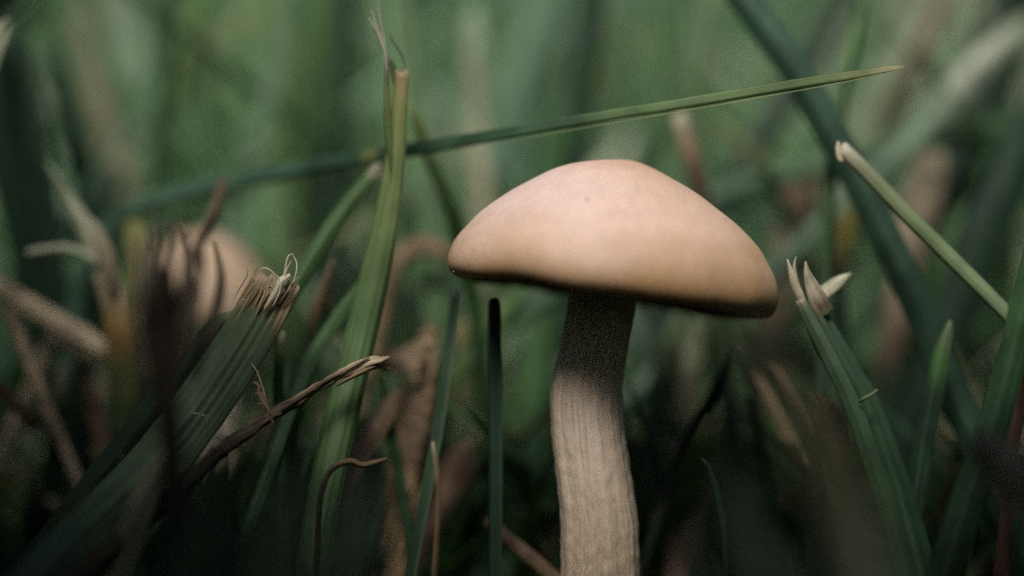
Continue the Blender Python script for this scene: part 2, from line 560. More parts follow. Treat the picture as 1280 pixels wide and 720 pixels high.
def make_stem(name, parent, rows, mat, origin, dy=0.0, na=72, n=150, seed=1.0):
    """rows: (py, left, right) in the photo; round in section"""
    P = []
    for (y, l, r) in rows:
        v = at((l + r) / 2, y, dy)
        P.append([v.x, v.y, v.z, px_w((r - l) / 2, dy)])
    S, sl = catmull(P, n)
    V, F, UV, C = [], [], [], []
    og = Vector(origin)
    for i in range(n + 1):
        p = Vector(S[i, :3]); rad = S[i, 3]
        for k in range(na + 1):
            a = 2 * math.pi * k / na
            d = 0.020 * noise.noise(Vector((math.cos(a) * 3.0, math.sin(a) * 3.0, sl[i] * .35 + seed)))
            d += 0.016 * noise.noise(Vector((math.cos(a) * 7.5, math.sin(a) * 7.5, sl[i] * .3 + seed + 3)))
            d += 0.010 * noise.noise(Vector((math.cos(a) * 9, math.sin(a) * 9, sl[i] * 9 + seed))) * min(1, sl[i] / 1.5)
            rr = rad + d
            V.append(p + Vector((math.cos(a) * rr, math.sin(a) * rr, 0)) - og)
            UV.append((k / na * 2 * math.pi * .31, sl[i]))
            x = max(0, min(.8, (sl[i] - 1.6) / 1.6))
            C.append((x, x, x))
    for i in range(n):
        for k in range(na):
            a = i * (na + 1) + k
            F.append((a, a + na + 1, a + na + 2, a + 1))
    return mesh_obj(name, V, F, mat, parent, UV, C)


M_CAP = cap_material('mushroom_cap', (0.50, 0.325, 0.225), (0.57, 0.425, 0.375), (0.35, 0.215, 0.095), 0.75)
M_STALK = stem_material()
base = at(752, 850, 0); base.z = 0
mush = empty('mushroom', base)
tag(mush, 'peach-coloured mushroom with a broad domed cap on a pale fibrous stem', 'mushroom')
capc = at(767, 359, 0) - base
Mc = Matrix.Translation(capc) @ Matrix.Rotation(math.radians(7.7), 4, 'Y') @ Matrix.Rotation(math.radians(-2.0), 4, 'X')
make_cap('cap', mush, M_CAP, 1.0, 2.3, Mc, slump=.10)
make_gills('gills', mush, 1.0, Mc)
make_stem('stem', mush, [(325, 716, 800), (360, 713, 797), (393, 709, 793), (435, 701, 785), (470, 692, 779), (498, 688.5, 778), (540, 690, 781),
                         (577, 694, 786), (620, 699, 792), (657, 702, 797), (720, 702, 800), (790, 700, 803), (860, 696, 810)], M_STALK, base)
_o = base
ORIG = {}


def thread(parent, name, pts, w, colour, origin, n=10):
    P = []
    for (x, y, dy) in pts:
        v = at(x, y, dy); P.append([v.x, v.y, v.z, px_w(w, dy)])
    P[0][3] *= .4; P[-1][3] *= .25
    return strip(name, P, solid(colour), M_FIBRE, parent=parent, shape='round', n=n, origin=origin, flat=.9, seed=rnd.randrange(999))


thread(mush, 'fibre', [(566, 339, -.35), (571, 340, -.38), (575, 336, -.36), (576, 330, -.3)], 2.6, WHT, base)

# the second, far mushroom
b2 = at(268, 640, 4.4); b2.z = -0.05
m2 = empty('mushroom', b2)
tag(m2, 'small blurred tan mushroom half hidden behind dry leaf sheaths', 'mushroom')
M_CAP2 = cap_material('mushroom_cap_tan', (0.42, 0.295, 0.20), (0.35, 0.26, 0.18), (0.19, 0.14, 0.09), 9)
cc = at(258, 400, 4.4) - b2
M2 = Matrix.Translation(cc) @ Matrix.Diagonal((1, 1, 1.5, 1)) @ Matrix.Rotation(math.radians(6), 4, 'Y') @ Matrix.Rotation(math.radians(-3), 4, 'X')
make_cap('cap', m2, M_CAP2, 0.56, 7.7, M2)
make_gills('gills', m2, 0.56, M2, 48)
make_stem('stem', m2, [(385, 250, 286), (420, 254, 290), (520, 252, 290), (700, 250, 290), (830, 248, 292)], M_STALK, b2, dy=4.4, na=40, n=60, seed=5.0)


# ------------------------------------------------------------------ grass that can be told apart
R_ = math.radians

# --- broad ribbed cut blade with a frayed end
def frayed_stub():
    pts = [(340, 352, -.30, 64), (314, 402, -.35, 68), (281, 455, -.42, 72), (236, 520, -.55, 74), (180, 590, -.8, 74),
           (110, 660, -1.3, 74), (40, 730, -1.9, 74), (-40, 805, -2.5, 74)]
    P = path(pts)
    e = empty('cut_grass_leaf', P[-1][:3])
    tag(e, 'broad ribbed dark green blade cut off with a frayed brown end', 'grass blade')
    cs = [(0, (0.34, 0.26, 0.17)), (.016, (0.22, 0.155, 0.085)), (.034, (0.09, 0.08, 0.035)), (.055, (0.046, 0.072, 0.038)), (.3, (0.04, 0.068, 0.036)), (.5, (0.022, 0.043, 0.023)), (1, (.010, .022, .013))]  # green darkens towards the base, standing in for shade low down
    og = P[-1][:3]
    # two halves folded along the midrib: left half wider, in front; right half turned away
    A = [[p[0], p[1], p[2], p[3]] for p in P]
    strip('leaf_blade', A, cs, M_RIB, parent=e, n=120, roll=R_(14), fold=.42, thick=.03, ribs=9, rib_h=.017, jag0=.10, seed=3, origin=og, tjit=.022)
    # brown torn strands standing on the cut edge
    ux, uy = 0.90, 0.44          # along the cut edge in the picture
    for i in range(15):
        f = i / 14
        x0, y0 = 308 + 62 * f, 340 + 14 * math.sin(f * 5) + 24 * f
        ln = rnd.uniform(6, 15) if f < .6 else rnd.uniform(9, 22)
        a = R_(57 + rnd.uniform(-14, 14))
        ca, sa = math.cos(a), -math.sin(a)
        k_ = rnd.uniform(-3, 3)
        d = -.36 + rnd.uniform(-.05, .05)
        c = rnd.choice([TAN, (.30, .21, .12), (.40, .32, .21)]) if f < .55 else rnd.choice([TAN, PALE, (0.24, .17, .10)])
        x0, y0 = x0 - 6 * ca, y0 - 6 * sa + 6
        thread(e, 'fibre', [(x0 + ca * ln + k_, y0 + sa * ln + k_, d), (x0 + ca * ln * .5, y0 + sa * ln * .5, d), (x0 - ca * 8, y0 - sa * 8, d), (x0 - ca * 26, y0 - sa * 26, d + .03)], rnd.uniform(1.3, 2.8), c, og)
    for pts_ in ([(367, 317, -.4), (360, 321, -.42), (355, 342, -.4), (347, 362, -.36)],
                 [(366, 318, -.38), (371, 330, -.4), (369, 345, -.4), (360, 366, -.36)],
                 [(364, 326, -.42), (357, 340, -.45), (356, 354, -.42), (346, 374, -.4)],
                 [(324, 338, -.42), (330, 335, -.42), (338, 338, -.42), (344, 346, -.4), (340, 362, -.4)],
                 [(345, 343, -.42), (351, 352, -.45), (349, 366, -.43), (340, 384, -.4)]):
        thread(e, 'fibre', pts_, rnd.uniform(1.4, 2.0), WHT, og, n=16)
    # woolly pale scrap on the end
    strip('torn_scrap', path([(362, 344, -.42, 8), (352, 352, -.44, 20), (344, 366, -.42, 16), (330, 388, -.40, 4)], False), [(0, WHT), (.6, PALE), (1, TAN)], M_DRY,
          parent=e, n=20, jag0=.04, wave=.3, fold=.6, thick=.012, origin=og, seed=5)
    # stray pale specks stuck to the leaf
    for (x, y, a, ln) in ((302, 374, -10, 6), (338, 402, 60, 5), (240, 516, -8, 12), (252, 518, -20, 8), (150, 574, 70, 9), (286, 420, 30, 4)):
        thread(e, 'fibre', [(x, y, -.62 if x > 200 else -1.15), (x + math.cos(R_(a)) * ln, y - math.sin(R_(a)) * ln, -.64 if x > 200 else -1.15)], 2.2, PALE, og, n=3)


frayed_stub()
blade('grass_leaf', 'ragged-edged dark blade hugging the outer side of the broad frayed blade', 'grass blade',
      [(300, 388, -.05, 6), (274, 408, -.02, 30), (242, 450, .05, 36), (196, 510, .05, 36), (140, 580, 0, 36), (50, 690, -.2, 36)],
      [(0, PGR), (.05, (.04, .065, .035)), (.15, DG), (1, DG)], M_RIB, ribs=5, rib_h=.008, n=60, fold=.2, roll=R_(-20), wave=.05)

# --- slim blade leaning past the frayed one
e = plant('cut_grass_leaf', 'slim bright green blade leaning past the frayed blade, tip broken pale', 'grass blade',
          [(474, 212, .75, 19), (440, 250, .6, 22), (400, 306, .45, 23), (360, 372, .3, 22), (315, 442, .2, 22), (262, 520, .1, 24), (200, 600, 0, 26), (120, 700, -.2, 28)],
          [(0, (.32, .30, .2)), (.01, (.26, .27, .16)), (.025, GL), (.3, (0.06, .125, .05)), (1, GB)], M_STEM, n=80, fold=.5, thick=.03, jag0=.03)
ORIG[e.name] = e['_o'][:]
part(e, 'torn_scrap', [(476, 206, .72, 3), (470, 211, .72, 13), (462, 221, .7, 10), (456, 230, .68, 3)], [(0, PALE), (1, (.22, .22, .12))], n=12, jag0=.02, fold=.5)

# --- tall cut shoot with wisps
e = plant('tall_grass_shoot', 'tall upright cut shoot crossing the long sloping blade, wisps on its tan top', 'grass shoot',
          [(503, 90, .2, 17), (499, 140, .2, 19), (494, 200, .2, 25), (482, 280, .2, 34), (465, 360, .2, 38), (446, 440, .15, 40), (425, 530, 0, 42), (404, 630, -.2, 43), (385, 740, -.4, 43)],
          [(0, (0.42, .33, .19)), (.012, (.30, .25, .12)), (.06, (.20, .24, .09)), (.16, (0.15, .21, .08)), (.35, (.085, .145, .058)), (.6, (.062, .115, .045)), (1, GB)],
          M_STEM, part='shoot', shape='round', n=100, flat=.8, ribs=11, rib_h=.035, jag0=.03, roll=R_(12))
sh = part(e, 'leaf_sheath', [(484, 74, .14, 4), (484, 110, .14, 7), (485, 150, .14, 9), (487, 180, .13, 9), (489, 205, .13, 7), (488, 240, .14, 5), (484, 270, .18, 2)],
     [(0, WHT), (.05, PALE), (.12, GY), (.5, (.11, .16, .06)), (1, G1)], M_STEM, n=60, fold=.4, thick=.02, jag0=.01)
for pts_ in ([(471, -8, .02), (474, 20, .02), (480, 50, .03), (484, 80, .03)], [(464, 12, .04), (470, 32, .04), (478, 52, .04), (484, 84, .04)],
             [(461, 22, .05), (468, 36, .05), (476, 52, .05), (483, 78, .05)], [(467, 28, .0), (473, 44, .0), (480, 64, .0), (484, 90, .0)]):
    thread(sh, 'wisp', pts_, 2.6, WHT, e['_o'], n=14)
for pts_ in ([(487, 40, .2), (494, 56, .2), (502, 70, .2), (506, 92, .2)], [(488, 48, .24), (496, 58, .24), (503, 72, .22), (507, 94, .2)], [(490, 50, .18), (498, 62, .18), (504, 76, .2), (505, 92, .2)]):
    thread(e, 'wisp', pts_, 2.8, PGR, e['_o'], n=12)
part(e, 'leaf_sliver', [(486, 72, .4, 3), (491, 84, .4, 9), (496, 104, .38, 10), (500, 140, .3, 4)], [(0, GY), (1, GL)], M_STEM, n=14)

# --- long sloping blade across the picture
e = plant('long_grass_leaf', 'long narrow dark green blade sloping across above the cap, pointed pale tip', 'grass blade',
          [(1129, 83, -.35, 2.5), (1112, 87, -.35, 8), (1060, 97, -.33, 13), (1000, 107, -.3, 15), (920, 121, -.25, 15.5), (850, 133, -.2, 15.5), (760, 147, -.05, 16), (680, 161, .15, 16.5), (620, 172, .35, 17),
           (560, 183, .6, 19), (480, 197, .95, 21), (400, 211, 1.35, 23), (310, 229, 1.75, 25), (230, 246, 2.1, 26), (160, 270, 2.4, 26), (110, 340, 2.7, 26), (90, 460, 2.8, 26)],
          [(0, (.40, .36, .22)), (.02, (.26, .28, .13)), (.06, (.095, .155, .055)), (.2, (.08, .145, .052)), (.225, (.04, .09, .046)), (.385, (.04, .085, .05)), (.395, (.26, .30, .10)), (.405, (.045, .10, .055)), (.5, (.07, .14, .095)), (.75, (.075, .15, .10)), (1, GB)],  # far stretch lightened in colour to offset the shade on it
          M_GRASS, n=150, fold=.75, thick=.03, roll=R_(-38))
part(e, 'blade_edge', [(1126, 85.5, -.37, .6), (1060, 102, -.36, 1.1), (1000, 113, -.33, 1.1), (900, 131, -.27, 1.1), (800, 148, -.15, 1), (700, 165, .08, 1), (620, 179, .3, .6)],
     [(0, (.30, .32, .14)), (1, (.16, .22, .10))], M_FIBRE, n=50, shape='round')

GREEN = 'green grass blades around the mushroom'
# --- shoots to the left of the mushroom
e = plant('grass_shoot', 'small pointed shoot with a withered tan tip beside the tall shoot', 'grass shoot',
          [(417, 322, .9, 3), (412, 342, .9, 14), (404, 372, .9, 21), (394, 412, .85, 24), (378, 460, .8, 24), (360, 520, .7, 24)],
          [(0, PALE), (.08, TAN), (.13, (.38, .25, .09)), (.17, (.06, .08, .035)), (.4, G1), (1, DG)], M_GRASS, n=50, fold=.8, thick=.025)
part(e, 'inner_leaf', [(409, 376, .85, 4), (402, 410, .82, 13), (391, 450, .78, 14), (376, 500, .7, 12)], [(0, DG), (1, DG)], M_GRASS, n=24)
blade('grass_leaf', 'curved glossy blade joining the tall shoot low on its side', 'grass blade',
      [(461, 338, .45, 4), (450, 356, .45, 15), (428, 386, .42, 20), (402, 424, .38, 20), (378, 466, .3, 20), (356, 520, .2, 20), (330, 600, 0, 20)],
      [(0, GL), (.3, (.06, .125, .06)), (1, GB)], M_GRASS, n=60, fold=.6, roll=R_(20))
blade('grass_leaf', 'short thin blade with a nicked pale tip under the slim leaning blade', 'grass blade',
      [(353, 414, .35, 5), (350, 424, .35, 12), (348, 450, .35, 13), (348, 500, .3, 14), (350, 560, .2, 14)], [(0, PALE), (.04, GY), (.09, G1), (1, DG)], M_GRASS, n=30, fold=.5)
blade('grass_leaf', 'dim short blade between the nicked blade and the tan-tipped shoot', 'grass blade',
      [(398, 440, 1.2, 3), (384, 450, 1.2, 12), (374, 480, 1.2, 16), (368, 540, 1.2, 18)], [(0, G1), (1, DG)], M_GRASS, n=30, fold=.5)
blade('grass_leaf', 'dark blade cut off square below the cap edge, first beside the dry leaf', 'grass blade',
      [(566, 364, .3, 15), (560, 410, .3, 17), (552, 470, .25, 18), (541, 540, .2, 19), (524, 630, .1, 20), (505, 730, 0, 20)],
      [(0, (.02, .03, .018)), (.03, (.018, .04, .024)), (.4, (.025, .055, .03)), (1, DG)], M_STEM, n=60, fold=.9, jag0=.04, roll=R_(45), edge=(.10, .15, .09))  # paler edge colour stands in for light along the edge
blade('grass_leaf', 'dark upright blade cut off square, nearest the mushroom stem', 'grass blade',
      [(614, 375, .1, 18), (614, 420, .1, 19), (615, 520, .1, 20), (615, 620, .05, 20), (614, 740, 0, 20)],
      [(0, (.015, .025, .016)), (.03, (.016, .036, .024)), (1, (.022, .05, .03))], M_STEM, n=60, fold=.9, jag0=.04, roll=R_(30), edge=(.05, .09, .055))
blade('grass_leaf', 'pale soft-focus blade rising straight up behind the tall shoot', 'grass blade',
      [(505, -60, 3.6, 26), (509, 20, 3.5, 27), (520, 110, 3.4, 28), (533, 210, 3.2, 30), (541, 310, 3, 31), (545, 400, 2.8, 32), (548, 500, 2.6, 32)],
      [(0, (.11, .18, .09)), (.6, (.09, .16, .07)), (1, G1)], M_GRASS, n=50, fold=.4)
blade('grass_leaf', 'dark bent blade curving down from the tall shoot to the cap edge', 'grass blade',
      [(513, 130, 1.2, 4), (520, 155, 1.2, 14), (538, 205, 1.3, 19), (558, 250, 1.4, 21), (576, 305, 1.6, 22), (590, 380, 1.8, 22), (600, 470, 2, 22)],
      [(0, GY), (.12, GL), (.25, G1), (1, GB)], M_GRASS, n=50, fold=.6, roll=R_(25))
blade('grass_leaf', 'bright sliver of leaf slanting up to the underside of the cap', 'grass blade',
      [(664, 352, 2.4, 6), (640, 378, 2.4, 26), (606, 420, 2.3, 26), (560, 480, 2.2, 24)], [(0, GL), (.5, (.09, .17, .06)), (1, GB)], M_GRASS, n=40, fold=.3)
blade('grass_leaf', 'dark soft-focus upright blade behind the tip of the slim leaning blade', 'grass blade',
      [(434, -60, 6, 30), (430, 40, 6, 31), (424, 150, 6, 33), (416, 260, 6, 33), (408, 400, 6, 33)], [(0, DG), (1, DG)], M_GRASS, n=40, fold=.3)
blade('grass_leaf', 'paler soft-focus blade close beside the dark soft-focus upright one', 'grass blade',
      [(400, -60, 7, 34), (396, 60, 7, 36), (388, 180, 7, 36), (376, 320, 7, 36)], [(0, GL), (1, G1)], M_GRASS, n=40, fold=.3)

# --- dry stuff left of the mushroom
TW = 'dry stalks lying in the grass'
e = plant('dry_twig', 'cracked brown dry stalk lying slantwise in front of the tall shoot', 'dry stalk',
          [(478, 449, -.25, 5), (466, 452, -.27, 11), (446, 461, -.3, 13), (425, 471, -.36, 13), (408, 483, -.4, 14), (392, 491, -.42, 13), (376, 503, -.46, 15), (360, 511, -.5, 15), (322, 536, -.6, 17), (280, 566, -.8, 20), (200, 640, -1.2, 24)],
          [(0, (.46, .38, .26)), (.07, (.40, .31, .20)), (.12, (.24, .17, .11)), (.16, (.03, .022, .017)), (.19, (.17, .125, .085)), (.22, (.025, .02, .015)), (.27, (.12, .09, .06)), (.31, (.02, .016, .012)), (.5, (.03, .023, .017)), (1, (.014, .012, .009))],  # cracked brown stalk; shadow over its middle is put into the colour
          M_DRY, part='stalk', n=170, shape='flat', ribs=3, rib_h=.02, fold=1.1, thick=.03, wave=.03, jag0=.08, rough=.045, tjit=.035, roll=R_(-25))
part(e, 'torn_strip', [(462, 446, -.3, 2), (440, 459, -.36, 5), (412, 474, -.43, 7), (384, 492, -.48, 6), (352, 514, -.56, 3)], [(0, (.34, .27, .18)), (.5, (.10, .075, .05)), (1, DBR)], M_DRY, n=60, fold=.8, thick=.012, rough=.05, wave=.1, tjit=.1)
part(e, 'torn_strip', [(490, 462, -.1, 2), (470, 458, -.24, 6), (446, 468, -.32, 6), (420, 482, -.4, 3)], [(0, (.36, .28, .18)), (1, (.16, .12, .08))], M_DRY, n=40, fold=.8, thick=.012, rough=.05, wave=.1)
for (a, b, c, d) in ((318, 492, 330, 500), (322, 506, 334, 512), (316, 478, 324, 492)):
    thread(e, 'splinter', [(a, b, -.5), ((a + c) / 2 + 3, (b + d) / 2 - 4, -.5), (c, d, -.5), (c + 8, d + 18, -.55)], 5, (0.22, .15, .09), e['_o'], n=8)
thread(e, 'fibre', [(314, 454, -.4), (322, 466, -.42), (328, 484, -.44), (334, 502, -.5)], 2, (.30, .26, .18), e['_o'], n=8)
blade('dry_stalk', 'short pale dry stalk crossing the base of the tall shoot', 'dry stalk',
      [(484, 573, -.6, 3), (470, 578, -.6, 8), (452, 582, -.62, 9), (436, 577, -.66, 9), (412, 590, -.7, 8), (400, 630, -.7, 7), (396, 700, -.7, 7)],
      [(0, (.30, .22, .13)), (.12, TAND), (.2, BRN), (.35, DBR), (1, (.012, .011, .009))], M_DRY, n=90, fold=.9, rough=.04, wave=.05, tjit=.04)
e = plant('dry_leaf', 'large curled tan dead leaf hanging beside the dark cut blades', 'dry leaf',
          [(534, 412, 1.5, 10), (530, 432, 1.5, 22), (526, 470, 1.5, 30), (518, 530, 1.4, 34), (508, 600, 1.3, 38), (494, 670, 1.2, 36), (476, 750, 1, 30)],
          [(0, (.38, .29, .20)), (.2, (.42, .31, .21)), (.35, (.24, .17, .11)), (.6, (.40, .28, .16)), (1, (.24, .17, .10))], M_DRY, part='leaf_blade',
          n=90, fold=.7, thick=.02, ribs=5, rib_h=.025, wave=.10, roll=R_(10), jag0=.1, rough=.07)
part(e, 'torn_strip', [(502, 470, 1.6, 4), (506, 500, 1.6, 18), (500, 560, 1.5, 24), (488, 630, 1.4, 22), (474, 720, 1.2, 14)], [(0, TAND), (.4, (.30, .22, .14)), (1, BRN)], M_DRY, n=50, fold=.8, thick=.015, wave=.1, rough=.07)
part(e, 'torn_strip', [(548, 440, 1.2, 3), (540, 470, 1.2, 12), (532, 520, 1.2, 16), (520, 580, 1.1, 10)], [(0, TAN), (.5, (.24, .17, .11)), (1, BRN)], M_DRY, n=50, fold=1.0, thick=.015, wave=.15, rough=.06)
part(e, 'curled_edge', [(466, 452, .9, 6), (488, 452, 1.0, 22), (510, 448, 1.1, 28), (530, 432, 1.1, 22), (546, 408, 1.2, 5)], [(0, TAND), (.5, (.38, .29, .20)), (1, TAN)], M_DRY, n=60, wave=.12, fold=.5, shape='flat', thick=.015, rough=.06)
blade('dry_stalk', 'pinkish tan dead strip leaning against the curled dead leaf', 'dry stalk',
      [(500, 488, .8, 10), (484, 512, .7, 26), (462, 548, .5, 30), (440, 588, .3, 24), (420, 640, .1, 20)], [(0, TAND), (.3, (.26, .19, .14)), (1, BRN)], M_DRY, n=30, fold=.5, wave=.1)
blade('dry_stalk', 'soft-focus arched straw between the tall shoot and the pale blade', 'dry stalk',
      [(566, 330, 2.6, 14), (552, 312, 2.6, 22), (526, 308, 2.6, 24), (504, 318, 2.6, 24), (486, 350, 2.6, 22), (470, 420, 2.6, 20)], [(0, TAND), (.3, TAN), (1, TAND)], M_DRY, n=30, shape='round', flat=.7)
blade('dry_leaf', 'yellowish soft-focus dead leaf behind the curled dead leaf', 'dry leaf',
      [(585, 400, 3, 20), (570, 432, 3, 60), (548, 480, 3, 70), (530, 560, 2.8, 60)], [(0, (.24, .24, .12)), (.5, (.22, .19, .10)), (1, TAND)], M_DRY, n=24, fold=.5, wave=.1)
blade('grass_leaf', 'half-blurred green blade slanting behind the curled dead leaf', 'grass blade',
      [(560, 420, 2.0, 4), (540, 470, 1.9, 16), (512, 540, 1.8, 19), (480, 620, 1.6, 20), (450, 720, 1.4, 20)], [(0, GL), (.3, G1), (1, DG)], M_GRASS, n=40, fold=.6)
blade('grass_leaf', 'half-blurred thin blade crossing before the curled dead leaf', 'grass blade',
      [(478, 470, .9, 3), (486, 520, .9, 12), (498, 590, .8, 14), (512, 680, .7, 14), (520, 740, .6, 14)], [(0, G1), (.4, GB), (1, DG)], M_GRASS, n=40, fold=.6)
blade('dry_stalk', 'thin pale split straw standing by the dark slanted cut blade', 'dry stalk',
      [(541, 552, .1, 3), (543, 566, .1, 7), (546, 590, .1, 7), (548, 630, .1, 7), (544, 700, .1, 7)], [(0, PALE), (.12, TAN), (.3, TAND), (1, DBR)], M_DRY, n=24)
blade('dry_stalk', 'dim straw lying low at the foot of the mushroom stem', 'dry stalk',
      [(610, 650, .8, 14), (640, 678, .6, 17), (672, 704, .4, 19), (705, 735, .2, 20)], [(0, BRN), (1, TAND)], M_DRY, n=24, shape='round', flat=.6)
blade('dry_leaf', 'dim brown crumpled scrap of leaf low between dark cut blades', 'dry leaf',
      [(585, 552, 1.6, 8), (578, 575, 1.6, 40), (566, 600, 1.6, 44), (548, 640, 1.5, 30)], [(0, BRN), (1, BRN)], M_DRY, n=24, wave=.2, fold=.5)

# --- far left
e = plant('grass_shoot', 'soft-focus pale shoot with an orange band and a side filament', 'grass shoot',
          [(58, 202, 1.9, 3), (76, 232, 1.8, 12), (96, 268, 1.7, 20), (116, 304, 1.6, 26), (132, 345, 1.5, 34), (146, 395, 1.4, 38), (152, 460, 1.3, 38), (156, 560, 1.2, 38)],
          [(0, PGR), (.12, (.34, .36, .26)), (.24, PALE), (.30, (.42, .34, .20)), (.36, (.40, .25, .08)), (.43, (.14, .16, .06)), (.6, GB), (1, DG)], M_GRASS, n=60, fold=.6)
part(e, 'filament', [(33, 316, 1.4, 7), (55, 312, 1.42, 9), (80, 310, 1.45, 9), (104, 316, 1.48, 9), (122, 330, 1.5, 8)], solid((.42, .44, .34)), n=20, shape='round')
part(e, 'leaf_sliver', [(112, 272, 1.4, 4), (122, 292, 1.4, 16), (134, 330, 1.4, 22), (142, 370, 1.4, 10)], [(0, PALE), (1, TAN)], M_GRASS, n=20)
blade('dry_stalk', 'thick straw ending just below the pale orange-banded shoot', 'dry stalk',
      [(138, 442, 1.6, 18), (110, 424, 1.7, 25), (60, 396, 1.9, 26), (0, 362, 2.1, 26), (-60, 340, 2.3, 26), (-140, 350, 2.4, 26), (-190, 420, 2.4, 26)], [(0, (.55, .46, .34)), (.3, (.48, .38, .26)), (.6, TAN), (1, TAN)], M_DRY, n=40, shape='round', flat=.6)
blade('dry_stalk', 'thin straw slanting down steeply beneath the thick straw', 'dry stalk',
      [(8, 384, 1.5, 14), (28, 432, 1.4, 17), (54, 500, 1.3, 18), (80, 560, 1.2, 18), (106, 622, 1.1, 17)], [(0, TAN), (.2, (.50, .39, .27)), (.7, (.48, .37, .25)), (1, TAN)], M_DRY, n=40, shape='round', flat=.6)
blade('dry_leaf', 'soft-focus pale withered leaf scrap where the thick straw ends', 'dry leaf',
      [(136, 446, 2.2, 14), (110, 432, 2.2, 36), (84, 420, 2.2, 34), (60, 430, 2.2, 20), (40, 480, 2.2, 16)], [(0, (.52, .46, .36)), (1, TAN)], M_DRY, n=24, fold=.4, wave=.15)
blade('dry_stalk', 'dark brown straw poking in low below the steep straw', 'dry stalk',
      [(44, 534, 1.2, 16), (20, 506, 1.3, 18), (-12, 478, 1.4, 18), (-60, 460, 1.5, 18), (-120, 500, 1.5, 18)], [(0, BRN), (.4, TAND), (1, BRN)], M_DRY, n=30, shape='round', flat=.6)
blade('dry_stalk', 'dim brown stalk standing behind the steep thin straw', 'dry stalk',
      [(100, 450, 2.5, 20), (116, 500, 2.4, 24), (128, 550, 2.3, 24), (136, 640, 2.2, 24)], [(0, TAND), (1, BRN)], M_DRY, n=24)
# the dry sheath in front of the far mushroom
e = plant('dry_leaf', 'dark brown dry sheath narrowing to a stalk before the small mushroom', 'dry leaf',
          [(206, 330, -2.6, 16), (200, 365, -2.6, 40), (196, 410, -2.6, 48), (198, 450, -2.65, 44), (204, 490, -2.7, 30), (211, 550, -2.9, 28), (216, 630, -3.1, 32), (222, 740, -3.4, 34)],
          [(0, (.10, .075, .055)), (.12, (.05, .036, .028)), (.3, (.022, .017, .013)), (.45, (.016, .014, .011)), (1, (.012, .016, .011))], M_DRY, part='sheath', n=60, fold=1.0, thick=.03, wave=.08, jag0=.2, edge=(.08, .06, .045))
for pts_, c0, c1 in (([(280, 222, -1.6, 7), (268, 262, -1.8, 14), (246, 310, -2.0, 15), (228, 370, -2.3, 15), (210, 440, -2.5, 14)], (.16, .12, .085), (.10, .075, .055)),
                     ([(170, 300, -2.0, 5), (168, 350, -2.2, 9), (171, 410, -2.4, 11), (184, 468, -2.6, 9)], (.20, .17, .10), (.30, .23, .16)),
                     ([(232, 285, -2.0, 6), (230, 340, -2.2, 12), (222, 400, -2.4, 14), (208, 460, -2.6, 12)], (.26, .20, .15), (.12, .09, .065)),
                     ([(250, 296, -1.8, 5), (252, 340, -2.0, 10), (240, 400, -2.3, 12), (222, 460, -2.5, 10)], (.30, .23, .16), (.12, .09, .065)),
                     ([(180, 300, -1.8, 5), (200, 350, -2.0, 9), (206, 400, -2.3, 12), (204, 450, -2.5, 10)], (.26, .21, .15), (.10, .08, .055)),
                     ([(268, 300, -1.2, 5), (276, 350, -1.4, 11), (264, 410, -1.8, 13), (240, 470, -2.2, 10)], (.22, .17, .11), (.09, .07, .05)),
                     ([(222, 276, -1.4, 5), (236, 330, -1.6, 12), (236, 390, -2.0, 14), (220, 450, -2.4, 10)], (.18, .14, .10), (.08, .06, .045)),
                     ([(196, 282, -2.0, 5), (188, 320, -2.2, 16), (184, 370, -2.4, 18), (190, 430, -2.55, 14)], (.22, .19, .16), (.10, .075, .055)),
                     ([(212, 280, -1.9, 5), (210, 330, -2.1, 10), (206, 390, -2.4, 12), (204, 450, -2.6, 10)], (.20, .15, .11), (.05, .04, .03))):
    part(e, 'sheath_strand', pts_, [(0, c0), (1, c1)], M_DRY, n=30, wave=.1, fold=.4)
blade('grass_leaf', 'soft-focus yellow-green leaf tip standing above the small mushroom', 'grass blade',
      [(164, 276, 2.4, 14), (172, 300, 2.4, 34), (178, 350, 2.3, 34), (176, 430, 2.2, 30), (172, 520, 2.1, 30)], [(0, (.24, .24, .09)), (.2, (.12, .13, .06)), (1, GB)], M_GRASS, n=30)

# --- right of the mushroom
e = plant('cut_grass_shoot', 'cut two-bladed shoot with splayed pale torn tips beside the cap', 'grass shoot',
          [(1016, 378, -.1, 30), (1036, 420, -.08, 38), (1064, 470, -.05, 42), (1082, 500, -.05, 44), (1102, 552, -.08, 48), (1128, 630, -.15, 54), (1152, 720, -.3, 60), (1160, 760, -.35, 60)],
          [(0, (.25, .19, .13)), (.025, (.09, .09, .05)), (.06, (.05, .09, .055)), (.5, GB), (1, DG)], M_STEM, part='shoot', n=70, fold=.6, thick=.05, ribs=5, rib_h=.02, roll=R_(-15))
part(e, 'outer_leaf', [(1000, 374, -.28, 12), (1014, 402, -.28, 17), (1040, 452, -.26, 20), (1068, 512, -.26, 22), (1092, 580, -.28, 24), (1118, 660, -.34, 26), (1136, 730, -.42, 26)],
     [(0, (.28, .26, .18)), (.04, (.08, .12, .075)), (.3, (.06, .11, .065)), (1, GB)], M_STEM, n=60, fold=.5, thick=.03)
TT = dict(n=24, fold=.35, thick=.008)
part(e, 'torn_tip', [(984, 324, -.2, 1.5), (987, 334, -.2, 5), (990, 345, -.2, 9), (994, 358, -.2, 11.5), (1000, 373, -.2, 12), (1008, 394, -.2, 12)], [(0, (.48, .46, .34)), (.6, (.42, .36, .27)), (.85, TAND), (1, G1)], M_DRY, roll=R_(25), **TT)
part(e, 'torn_tip', [(995, 321, -.15, 1), (993, 332, -.15, 3.5), (994, 346, -.16, 6), (998, 362, -.18, 7), (1003, 378, -.18, 7)], [(0, (.48, .46, .34)), (1, (.38, .33, .25))], M_DRY, **TT)
